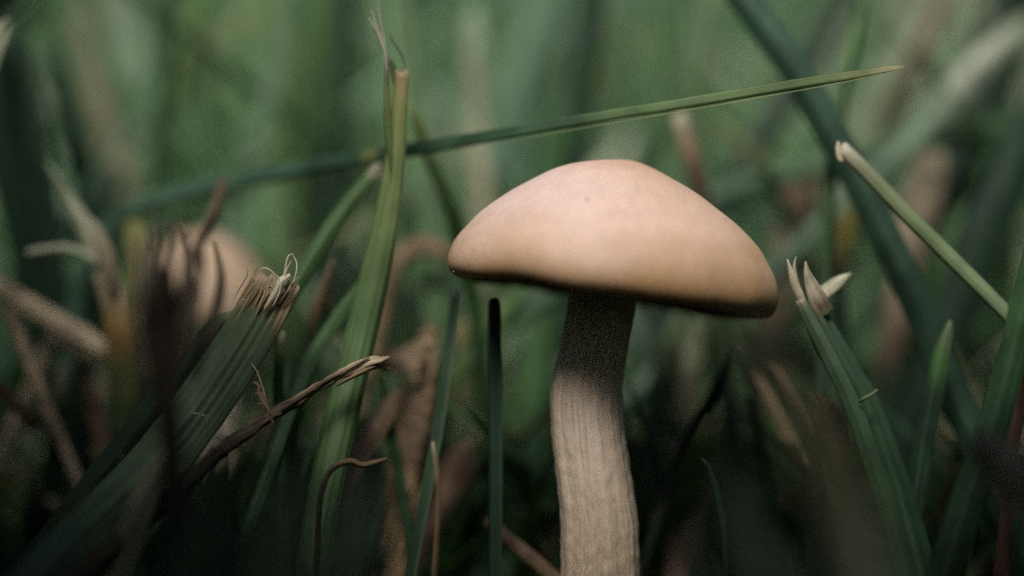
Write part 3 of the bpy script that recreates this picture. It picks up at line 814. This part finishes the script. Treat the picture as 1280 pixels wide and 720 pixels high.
part(e, 'torn_tip', [(1007, 327, -.16, 1.5), (1009, 338, -.16, 8), (1013, 350, -.16, 15), (1019, 363, -.16, 21), (1026, 378, -.14, 26), (1034, 394, -.12, 28)], [(0, (.42, .40, .30)), (.55, (.32, .28, .21)), (.8, BRN), (1, (.05, .07, .04))], M_DRY, tjit=.1, roll=R_(-15), **TT)
part(e, 'torn_tip', [(1063, 342, .1, 2), (1056, 346, .1, 9), (1047, 352, .1, 15), (1036, 360, .08, 17), (1024, 370, .04, 16), (1014, 380, 0, 12)], [(0, (.42, .44, .32)), (1, (.34, .31, .22))], M_DRY, roll=R_(20), jag0=.02, **TT)
nd = part(e, 'node', [(1097, 487, -.30, 4), (1090, 493, -.32, 5), (1080, 498, -.32, 5), (1074, 503, -.28, 3)], solid((.12, .15, .08)), M_FIBRE, n=10, shape='round')
e = plant('cut_grass_stalk', 'pale round cut stalk slanting down steeply, with a whitish cut end', 'grass stem',
          [(1052, 184, .15, 17), (1080, 212, .15, 19), (1130, 264, .1, 20), (1200, 334, 0, 20), (1260, 394, -.1, 19), (1330, 470, -.2, 19), (1400, 580, -.3, 19)],
          [(0, WHT), (.015, PALE), (.04, (.22, .25, .15)), (.15, (.16, .22, .11)), (.4, (.15, .22, .12)), (1, G1)], M_STEM, part='stem', n=80, shape='round', flat=.9, ribs=8, rib_h=.03, jag0=.03)
part(e, 'cut_rim', [(1048, 177, .13, 4), (1048, 186, .1, 7), (1050, 198, .1, 7), (1054, 202, .1, 3)], solid((.58, .50, .40)), M_FIBRE, n=10, shape='round')
blade('grass_leaf', 'broad blue-green blade slanting down behind the pale round cut stem', 'grass blade',
      [(880, -60, 1.5, 32), (930, 0, 1.4, 38), (980, 68, 1.3, 42), (1018, 130, 1.2, 42), (1060, 205, 1.1, 40), (1104, 292, 1.0, 40), (1150, 390, .9, 42), (1190, 490, .8, 42)],
      [(0, (.055, .115, .07)), (.3, (.042, .095, .058)), (.5, (.028, .065, .04)), (1, DG)], M_GRASS, n=60, fold=.5, roll=R_(15))
blade('grass_leaf', 'narrow upright blade crossing the broad blue-green one', 'grass blade',
      [(1092, -60, 1.9, 20), (1078, 20, 1.8, 22), (1060, 100, 1.7, 23), (1046, 190, 1.6, 22), (1038, 270, 1.5, 22), (1034, 380, 1.4, 20)],
      [(0, GL), (.3, G1), (.6, DG), (1, DG)], M_GRASS, n=50, fold=.6, roll=R_(-30))
blade('grass_leaf', 'soft-focus slanting blade with a painted pale highlight', 'grass blade',
      [(1400, -30, 4.2, 30), (1330, 10, 4.1, 34), (1262, 50, 4, 36), (1215, 92, 3.9, 36), (1165, 158, 3.8, 34), (1118, 202, 3.7, 32), (1060, 250, 3.6, 30), (980, 330, 3.4, 28)],
      [(0, GL), (.10, PGR), (.15, (.32, .35, .28)), (.2, (.28, .31, .24)), (.26, (.12, .19, .12)), (.5, (.075, .14, .085)), (1, GB)], M_GRASS, n=60, fold=.4)  # whitish stretch is a highlight put into the colour
blade('grass_leaf', 'soft-focus level blade meeting the pale-highlight blade', 'grass blade',
      [(1420, 136, 4.6, 34), (1280, 156, 4.5, 34), (1190, 166, 4.4, 34), (1110, 184, 4.3, 32), (1010, 214, 4.2, 30), (910, 240, 4, 28), (800, 300, 4, 26)],
      [(0, G1), (.4, (.065, .12, .07)), (1, GB)], M_GRASS, n=50, fold=.4)
blade('grass_leaf', 'soft-focus dark blade slanting the other way behind the long blade', 'grass blade',
      [(1070, -40, 5.2, 30), (1030, 40, 5.1, 34), (980, 130, 5, 36), (930, 210, 4.9, 36), (880, 310, 4.8, 34)], [(0, DG), (1, DG)], M_GRASS, n=40)
blade('cut_grass_leaf', 'small soft-focus cut stub with a tan end behind the top of the cap', 'grass blade',
      [(849, 142, 1.9, 18), (856, 168, 1.9, 22), (868, 206, 1.9, 24), (880, 260, 1.9, 24), (890, 340, 1.9, 24)], [(0, PALE), (.05, TAN), (.12, BRN), (.2, (.06, .09, .045)), (1, DG)], M_GRASS, n=40, fold=.7, jag0=.05)
blade('grass_leaf', 'short dark pointed blade with a pale tip beside the slanting round stem', 'grass blade',
      [(1188, 400, .3, 3), (1184, 414, .3, 13), (1176, 440, .3, 20), (1166, 490, .25, 25), (1152, 560, .2, 28), (1140, 640, .1, 28)], [(0, PGR), (.05, (.12, .17, .09)), (.1, G1), (.2, DG), (1, DG)], M_GRASS, n=40, fold=.7, roll=R_(25))
blade('grass_leaf', 'long dark soft-edged blade crossing the lower end of the round cut stalk', 'grass blade',
      [(1310, 250, -.8, 30), (1288, 340, -.85, 34), (1268, 430, -.9, 36), (1244, 520, -1, 40), (1214, 610, -1.1, 44), (1180, 720, -1.3, 48)], [(0, G1), (.4, GB), (1, DG)], M_GRASS, n=50, fold=.5, roll=R_(20))
blade('dry_stalk', 'reddish brown upright dry stalk behind the long dark soft-edged blade', 'dry stalk',
      [(1300, 380, 0, 16), (1284, 440, 0, 22), (1270, 510, 0, 24), (1262, 580, 0, 22), (1256, 680, 0, 20)], [(0, BRN), (.5, (.12, .07, .05)), (1, DBR)], M_DRY, n=30, wave=.15)
blade('dry_leaf', 'blurred whitish dead leaf scrap before the long dark soft-edged blade', 'dry leaf',
      [(1215, 545, -3, 26), (1242, 572, -3, 56), (1272, 600, -3, 66), (1310, 640, -3, 60), (1350, 720, -3, 40)], [(0, (.16, .16, .14)), (.5, (.28, .28, .25)), (1, TAND)], M_DRY, n=24, fold=.5, wave=.1)
blade('dry_leaf', 'torn crumb of brown dead leaf beside the cut two-bladed shoot', 'dry leaf',
      [(1018, 496, .5, 16), (1030, 516, .5, 30), (1040, 540, .5, 32), (1046, 580, .5, 24)], [(0, (.24, .18, .12)), (.3, (.13, .09, .06)), (1, DBR)], M_DRY, n=24, jag0=.14, wave=.25, fold=.6)
# background dry pieces to the right
blade('dry_leaf', 'soft-focus tan dead leaf between the cap and the narrow upright blade', 'dry leaf',
      [(1010, 200, 4.6, 20), (1004, 230, 4.6, 54), (996, 262, 4.6, 50), (984, 320, 4.6, 34)], [(0, TAND), (.2, (.26, .2, .14)), (.32, BRN), (.45, DG), (1, DG)], M_DRY, n=24, fold=.4)
blade('dry_leaf', 'soft-focus tan upright dead leaf behind the pale round cut stalk', 'dry leaf',
      [(1168, 190, 3.6, 28), (1158, 230, 3.6, 50), (1144, 280, 3.6, 46), (1130, 360, 3.6, 34)], [(0, (.18, .16, .11)), (.25, (.24, .20, .14)), (.4, BRN), (.5, DG), (1, DG)], M_DRY, n=24, fold=.4)
blade('dry_leaf', 'tiny soft-focus yellow withered leaf beside the narrow upright blade', 'dry leaf',
      [(1062, 258, 2.2, 10), (1060, 276, 2.2, 26), (1056, 296, 2.2, 20), (1054, 360, 2.2, 12)], [(0, GY), (.06, (.46, .36, .07)), (.12, (.12, .12, .05)), (.2, DG), (1, DG)], M_GRASS, n=24)
# behind the stem on the right
blade('dry_stalk', 'soft-focus greyish straw behind the gap beside the upper mushroom stem', 'dry stalk',
      [(874, 400, 2.4, 16), (862, 450, 2.4, 34), (850, 510, 2.4, 34), (838, 580, 2.3, 30)], [(0, (.14, .16, .10)), (.4, (.25, .22, .16)), (1, BRN)], M_DRY, n=24)
blade('grass_leaf', 'soft-focus light green blade between mushroom stem and greyish straw', 'grass blade',
      [(848, 392, 2.2, 10), (836, 440, 2.2, 28), (822, 510, 2.2, 30), (812, 600, 2, 28)], [(0, (.12, .17, .09)), (.5, (.09, .13, .07)), (1, DG)], M_GRASS, n=24)
blade('grass_leaf', 'dark leaning blade running down to the foot of the mushroom stem', 'grass blade',
      [(915, 440, 1.1, 6), (898, 474, 1.1, 22), (868, 528, 1.0, 25), (838, 594, .9, 24), (812, 660, .8, 22), (792, 730, .7, 20)], [(0, DG), (1, (.014, .03, .02))], M_GRASS, n=40, fold=.6, roll=R_(50))
blade('dry_stalk', 'torn tan straw lying along the dark leaning blade', 'dry stalk',
      [(868, 556, 1.0, 4), (852, 580, .95, 11), (832, 616, .9, 14), (816, 656, .8, 13), (800, 720, .7, 12)], [(0, TAND), (.2, (.20, .15, .10)), (.5, BRN), (1, DBR)], M_DRY, n=60, wave=.1, fold=.9, rough=.06)
blade('dry_leaf', 'soft-focus pinkish tan dead leaf low behind the torn tan straw', 'dry leaf',
      [(890, 570, 1.4, 16), (876, 610, 1.4, 42), (858, 670, 1.3, 46), (846, 740, 1.2, 36)], [(0, TAND), (.4, (.22, .16, .12)), (1, TAND)], M_DRY, n=24, fold=.4)
blade('grass_leaf', 'hair-thin dark blade curving down beside the torn straw', 'grass blade',
      [(876, 572, -.2, 3), (886, 584, -.2, 7), (898, 620, -.22, 8), (906, 670, -.25, 8), (908, 740, -.3, 6)], [(0, DG), (1, (.012, .026, .016))], M_GRASS, n=24)

# --- out-of-focus things near the lens
blade('grass_leaf', 'wide blurred olive blade crossing low in front, below the cap', 'grass blade',
      [(915, 400, -5.6, 14), (945, 440, -5.7, 50), (985, 495, -5.8, 64), (1030, 565, -5.9, 70), (1070, 645, -6, 74), (1100, 745, -6.2, 76)],
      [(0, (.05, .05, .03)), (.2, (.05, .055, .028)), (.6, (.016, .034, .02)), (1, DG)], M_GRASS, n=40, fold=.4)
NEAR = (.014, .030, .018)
for (x0, y0, x1, dy, w) in ((470, 575, 400, -5.2, 46), (430, 590, 470, -4.4, 40), (395, 560, 330, -5.6, 52), (340, 575, 372, -4.6, 40), (300, 560, 240, -5.0, 50), (265, 600, 300, -3.8, 36),
                            (505, 640, 440, -3.8, 34), (230, 640, 180, -4.4, 44), (330, 630, 270, -3.4, 30),
                            (905, 560, 950, -5.0, 50), (960, 590, 920, -4.2, 40), (900, 630, 1000, -5.6, 52), (990, 600, 1040, -4.6, 44), (1040, 640, 990, -3.6, 34), (860, 650, 890, -4.0, 36)):
    g_ = rnd.uniform(.7, 1.6)
    c_ = tuple(v * g_ for v in NEAR)
    blade('grass_leaf', 'blurred dark grass blade low before the frayed blade and dead leaf' if x0 < 640 else 'blurred dark grass blade low before the wide blurred olive blade', 'grass blade',
          [(x0, y0, dy, 4), (x0 + (x1 - x0) * .2, y0 + 35, dy, w * .7), (x0 + (x1 - x0) * .6, y0 + 95, dy - .1, w), (x1, y0 + 190, dy - .2, w)], [(0, tuple(v * 1.6 for v in c_)), (.3, c_), (1, c_)], M_GRASS,
          group='blurred dark blades low before the frayed blade' if x0 < 640 else 'blurred dark blades low beside the mushroom stem', n=24, fold=.5, roll=R_(rnd.uniform(-40, 40)))
blade('grass_leaf', 'blurred grey-green strip low beside the dark brown sheath stalk', 'grass blade',
      [(215, 560, -1.2, 14), (190, 600, -1.3, 32), (164, 660, -1.4, 40), (140, 740, -1.5, 40)], [(0, (.12, .12, .09)), (.5, (.10, .12, .085)), (1, DG)], M_GRASS, n=30)
blade('grass_leaf', 'narrow green blade slanting low beneath the frayed blade', 'grass blade',
      [(248, 590, -.9, 6), (226, 626, -.9, 20), (196, 668, -1, 22), (150, 720, -1.1, 24)], [(0, GL), (.4, G1), (1, DG)], M_GRASS, n=30, fold=.6)

# --- blurred blades of the background
BG = [
    ('soft-focus tan dead blade leaning above the pale orange-banded shoot', [(92, 10, 9, 34), (110, 80, 9, 40), (130, 160, 9, 42), (152, 240, 9, 40), (170, 340, 9, 40)], [(0, (.12, .15, .09)), (.2, (.22, .20, .13)), (.5, (.20, .16, .10)), (1, BRN)]),
    ('vivid green soft-focus blade leaning beside the tan dead one', [(262, -60, 8, 44), (244, 30, 8, 46), (222, 110, 8, 46), (198, 190, 8, 44), (180, 300, 8, 40)], [(0, (.12, .20, .07)), (.6, (.09, .165, .055)), (1, G1)]),
    ('pale grey-green broad soft-focus blade behind the tan dead blade', [(150, -60, 12, 70), (155, 30, 12, 76), (165, 120, 12, 70), (180, 240, 12, 60)], [(0, (.16, .22, .15)), (.5, (.15, .21, .14)), (1, G1)]),
    ('blurred pale dead tip standing behind the long sloping blade', [(592, 10, 8, 20), (592, 50, 8, 36), (594, 94, 8, 36), (598, 180, 8, 32)], [(0, (.22, .28, .19)), (.3, (.34, .32, .22)), (.5, (.12, .17, .09)), (1, G1)]),
    ('broad blue-green blurred blade behind the middle of the long blade', [(700, -60, 11, 90), (680, 40, 11, 96), (650, 140, 11, 90), (620, 260, 11, 80)], [(0, (.12, .20, .13)), (1, (.06, .12, .08))]),
    ('dark blurred upright blade over the top of the cap', [(748, -60, 5.5, 36), (738, 30, 5.5, 38), (724, 110, 5.5, 38), (716, 220, 5.5, 36)], [(0, DG), (.6, DG), (1, BRN)]),
    ('bright green blurred blade beside the dark upright one', [(812, -60, 9, 50), (826, 40, 9, 54), (836, 140, 9, 52), (842, 240, 9, 50)], [(0, (.12, .20, .09)), (1, (.07, .13, .06))]),
    ('light blurred blade behind the tan-ended cut stub', [(905, -60, 10, 50), (880, 60, 10, 56), (868, 160, 10, 56), (860, 280, 10, 50)], [(0, (.13, .19, .10)), (1, (.08, .14, .06))]),
    ('grey-green blurred blade behind the top of the narrow upright blade', [(1165, -60, 8, 50), (1120, 60, 8, 54), (1080, 150, 8, 54), (1040, 260, 8, 50)], [(0, (.16, .19, .12)), (.4, (.13, .18, .10)), (1, GB)]),
    ('dim brown blurred blade between the narrow upright and pale-highlight blades', [(1182, -20, 7, 26), (1170, 20, 7, 30), (1150, 70, 7, 30), (1120, 150, 7, 30)], [(0, TAND), (.5, BRN), (1, DG)]),
    ('dark blurred blade slanting below the soft-focus level blade', [(1330, 190, 5, 60), (1270, 240, 5, 64), (1200, 300, 5, 60), (1140, 380, 5, 50)], [(0, G1), (1, DG)]),
    ('very dark blurred upright blade behind the pale orange-banded shoot', [(-20, -60, 4, 60), (6, 60, 4, 70), (30, 180, 4, 76), (48, 300, 4, 76), (60, 420, 4, 70)], [(0, DG), (1, (.012, .028, .018))]),
    ('very dark blurred leaning blade above the thick straw', [(-50, 40, 4.6, 60), (-10, 160, 4.6, 80), (20, 260, 4.6, 80), (40, 360, 4.6, 76)], [(0, DG), (1, (.012, .028, .018))]),
    ('dark blurred blade between the tan dead one and the pale shoot', [(60, 60, 6, 30), (84, 140, 6, 46), (104, 220, 6, 50), (120, 320, 6, 50)], [(0, DG), (1, DG)]),
    ('dark blurred blade behind the pale-highlight blade', [(1290, -60, 6, 70), (1262, 40, 6, 76), (1230, 130, 6, 76), (1190, 230, 6, 70)], [(0, DG), (1, (.012, .028, .018))]),
    ('dark blurred blade behind the lower end of the pale round cut stem', [(1300, 120, 3, 40), (1262, 220, 3, 64), (1226, 300, 3, 70), (1196, 390, 3, 66)], [(0, DG), (1, (.012, .028, .018))]),
    ('blurred green blade behind the slim blade, between pale and dark blades', [(330, -60, 10, 60), (345, 60, 10, 64), (352, 160, 10, 60), (356, 280, 10, 56)], [(0, (.12, .19, .075)), (1, (.07, .13, .06))]),
]
for lab, pts, cs in BG:
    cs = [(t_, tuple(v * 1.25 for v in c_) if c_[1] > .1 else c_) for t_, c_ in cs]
    pts = [(x, y, d * (.62 if d > 7 else .85), w * (.66 if d > 7 else .85)) for x, y, d, w in pts]
    blade('grass_leaf', lab, 'grass blade', pts, cs, M_GRASS, group='blurred blades of the background', n=28, fold=.3, roll=R_(rnd.uniform(-20, 20)))
for o in bpy.data.objects:
    if '_o' in o.keys(): del o['_o']


# ------------------------------------------------------------------ the lawn around: nobody could count it
CAPW = at(767, 330, 0)
STW = at(745, 600, -.3)
BLOCK = []


def in_view(p, margin):
    d = p[1] + D
    if d < 0.6: return False
    s = d / D * K
    return abs(p[0]) / s < 640 + margin and abs((H - p[2]) / s) < 360 + margin


def lawn(name, label, n, area, hgt, wid, palette, mat, seed, dry=False, front=False, maxpy=None, lean=(0.1, .6), segs=6, step=False, back=None, arch=False, vary=.3):
    r = random.Random(seed)
    V, F, UV, C = [], [], [], []
    made = tries = 0
    while made < n and tries < n * 6:
        tries += 1
        x, y = area(r)
        h = r.uniform(*hgt); w = r.uniform(*wid)
        if step: h *= min(1, .42 + max(0, y - 8) / 34)
        a = r.uniform(0, 2 * math.pi)
        ln = r.uniform(*lean); cv = r.uniform(0, .5)
        z0 = gz(x, y) - .2
        dx, dy = math.cos(a), math.sin(a)
        cut = r.random() < .3
        pts = []
        if arch:
            a = (0 if x < 0 else math.pi) + r.uniform(-.5, .5); dx, dy = math.cos(a), math.sin(a); ext = r.uniform(4, 8)
        for i in range(segs + 1):
            t = i / segs
            hz = h * (ln * t + cv * t * t)
            if arch: pts.append((x + dx * ext * t * t, y + dy * ext * t * t, z0 + h * (1 - (1 - t) ** 2.2)))
            else: pts.append((x + dx * hz, y + dy * hz, z0 + h * (t - .28 * cv * t * t)))
        ok = True
        for p in pts[::2]:
            if back is not None and p[1] < back: ok = False; break
            if front:
                dd = p[1] + D
                blur = 2 * APERTURE_RADIUS * abs(p[1]) / max(dd, .6) / K * .5
                if p[1] < 3 and in_view(p, 60 + blur): ok = False; break
                if (Vector(p) - cam.location).length < 3.0: ok = False; break
            if maxpy is not None and p[2] > H - (maxpy - 360) * (D + p[1]) / D * K: ok = False; break
            for (cp, rad) in ((CAPW, 1.9), (STW, .75)):
                q = Vector(p) - cp
                s = q.dot(to_sun)
                if s > 0 and (q - to_sun * s).length < rad: ok = False; break
            if not ok: break
        if not ok: continue
        made += 1
        b = a + math.pi / 2 + r.uniform(-.9, .9)
        wx, wy = math.cos(b), math.sin(b)
        c0 = r.choice(palette)
        g = r.uniform(1 - vary, 1 + vary)
        c0 = tuple(v * g for v in c0)
        tipc = r.choice([c0, c0, PALE, TAN]) if cut else c0
        o = len(V)
        us = r.uniform(0, 50)
        for i, p in enumerate(pts):
            t = i / segs
            ww = w * .5 * ((1 - t ** 3 * .35) if cut else (1 - t ** 2.2) + .02)
            V += [(p[0] - wx * ww, p[1] - wy * ww, p[2] + ww * .3), (p[0], p[1], p[2]), (p[0] + wx * ww, p[1] + wy * ww, p[2] + ww * .3)]
            UV += [(us, t * h), (us + .5, t * h), (us + 1, t * h)]
            if t < .22 and not dry: c = tuple(.5 * u + .5 * v for u, v in zip(c0, TAND))
            elif i == segs: c = tipc
            else: c = c0
            C += [c] * 3
        for i in range(segs):
            k = o + i * 3
            F += [(k, k + 1, k + 4, k + 3), (k + 1, k + 2, k + 5, k + 4)]
    ob = mesh_obj(name, V, F, mat, None, UV, C)
    return tag(ob, label, 'grass', kind='stuff')


PAL = [G1, GB, GL, (.07, .14, .06), (.06, .12, .075), (.09, .15, .09), (.10, .16, .06), (.045, .09, .05)]
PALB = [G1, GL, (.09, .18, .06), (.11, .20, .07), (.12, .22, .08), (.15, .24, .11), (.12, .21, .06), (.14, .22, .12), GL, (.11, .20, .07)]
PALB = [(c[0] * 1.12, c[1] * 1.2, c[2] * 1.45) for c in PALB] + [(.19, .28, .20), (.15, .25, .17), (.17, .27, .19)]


def area_rect(x0, x1, y0, y1):
    return lambda r: (r.uniform(x0, x1), r.uniform(y0, y1))


def area_fan(y0, y1):
    def f(r):
        y = y0 + (y1 - y0) * r.random() ** 1.5
        half = (y + D) * .30 + 6
        return r.uniform(-half, half), y
    return f


def area_sides(r):
    y = r.uniform(-9, -2.2)
    x = (y + D) * .27 + r.uniform(.6, 3.2)
    return (-x if r.random() < .55 else x), y


def area_tuft(r):
    while True:
        x, y = r.uniform(-13, -1), r.uniform(-24, -1)
        if x < -(max(0, y + D)) * .26 - .6: return x, y


def area_round(r):
    while True:
        x, y = r.uniform(-30, 30), r.uniform(-46, 4)
        half = max(0, (y + D)) * .26
        if abs(x) > half + .4 or y < -D - 2: return x, y


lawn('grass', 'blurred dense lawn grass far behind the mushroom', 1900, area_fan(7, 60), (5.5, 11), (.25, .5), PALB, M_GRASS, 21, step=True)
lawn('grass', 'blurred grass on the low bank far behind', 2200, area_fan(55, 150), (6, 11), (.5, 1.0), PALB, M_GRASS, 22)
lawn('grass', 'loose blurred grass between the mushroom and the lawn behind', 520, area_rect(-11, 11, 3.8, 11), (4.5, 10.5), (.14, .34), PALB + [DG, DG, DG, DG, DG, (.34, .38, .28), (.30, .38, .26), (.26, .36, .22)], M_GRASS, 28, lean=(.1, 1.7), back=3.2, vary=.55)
lawn('grass', 'low dark grass thick around the mushroom foot', 900, area_rect(-7, 7, 1.8, 8), (1.6, 3.6), (.16, .36), [G1, GB, DG, DG], M_GRASS, 23, maxpy=500)
lawn('grass', 'lawn grass standing all around the clearing', 3000, area_round, (4.5, 9.5), (.22, .45), PAL, M_GRASS, 24, front=True)
lawn('grass', 'unseen taller grass tuft added to shade the clearing', 800, area_tuft, (6.5, 10.5), (.25, .5), PAL, M_GRASS, 27, front=True, lean=(.02, .3))  # out of view, added to keep sun off the lower left
lawn('grass', 'unseen arching grass added overhead to shade the low blades', 170, area_sides, (6.6, 8.2), (.28, .5), PAL, M_GRASS, 29, front=True, arch=True, segs=12)  # added above the view to block sun below the cap
lawn('grass', 'thin half-blurred blades thick behind the mushroom stem', 150, area_rect(-5, 6, 1.4, 4.5), (2.2, 4.5), (.10, .24), [G1, GB, DG, DG, GL, GB], M_GRASS, 30, maxpy=405, lean=(.1, 1.0), back=.9)
lawn('dry_straw', 'thin half-blurred straws among the blades behind the stem', 36, area_rect(-4, 6, 1.6, 5), (1.6, 3.4), (.12, .24), [TAN, TAND, (.30, .26, .18)], M_DRY, 31, dry=True, maxpy=420, lean=(.3, 1.4), back=1.2)
lawn('grass', 'short grass stubble on the soil of the clearing', 900, area_rect(-5, 5, -15, 3), (.8, 2.4), (.16, .34), [G1, GB, DG], M_GRASS, 26, front=True)
lawn('dry_thatch', 'dead straw thatch matted over the soil', 1200, area_rect(-12, 12, 1, 16), (.8, 2.2), (.10, .26), [TAND, BRN, BRN, DBR], M_DRY, 25, dry=True, maxpy=640, lean=(.8, 2.4), back=2.0)
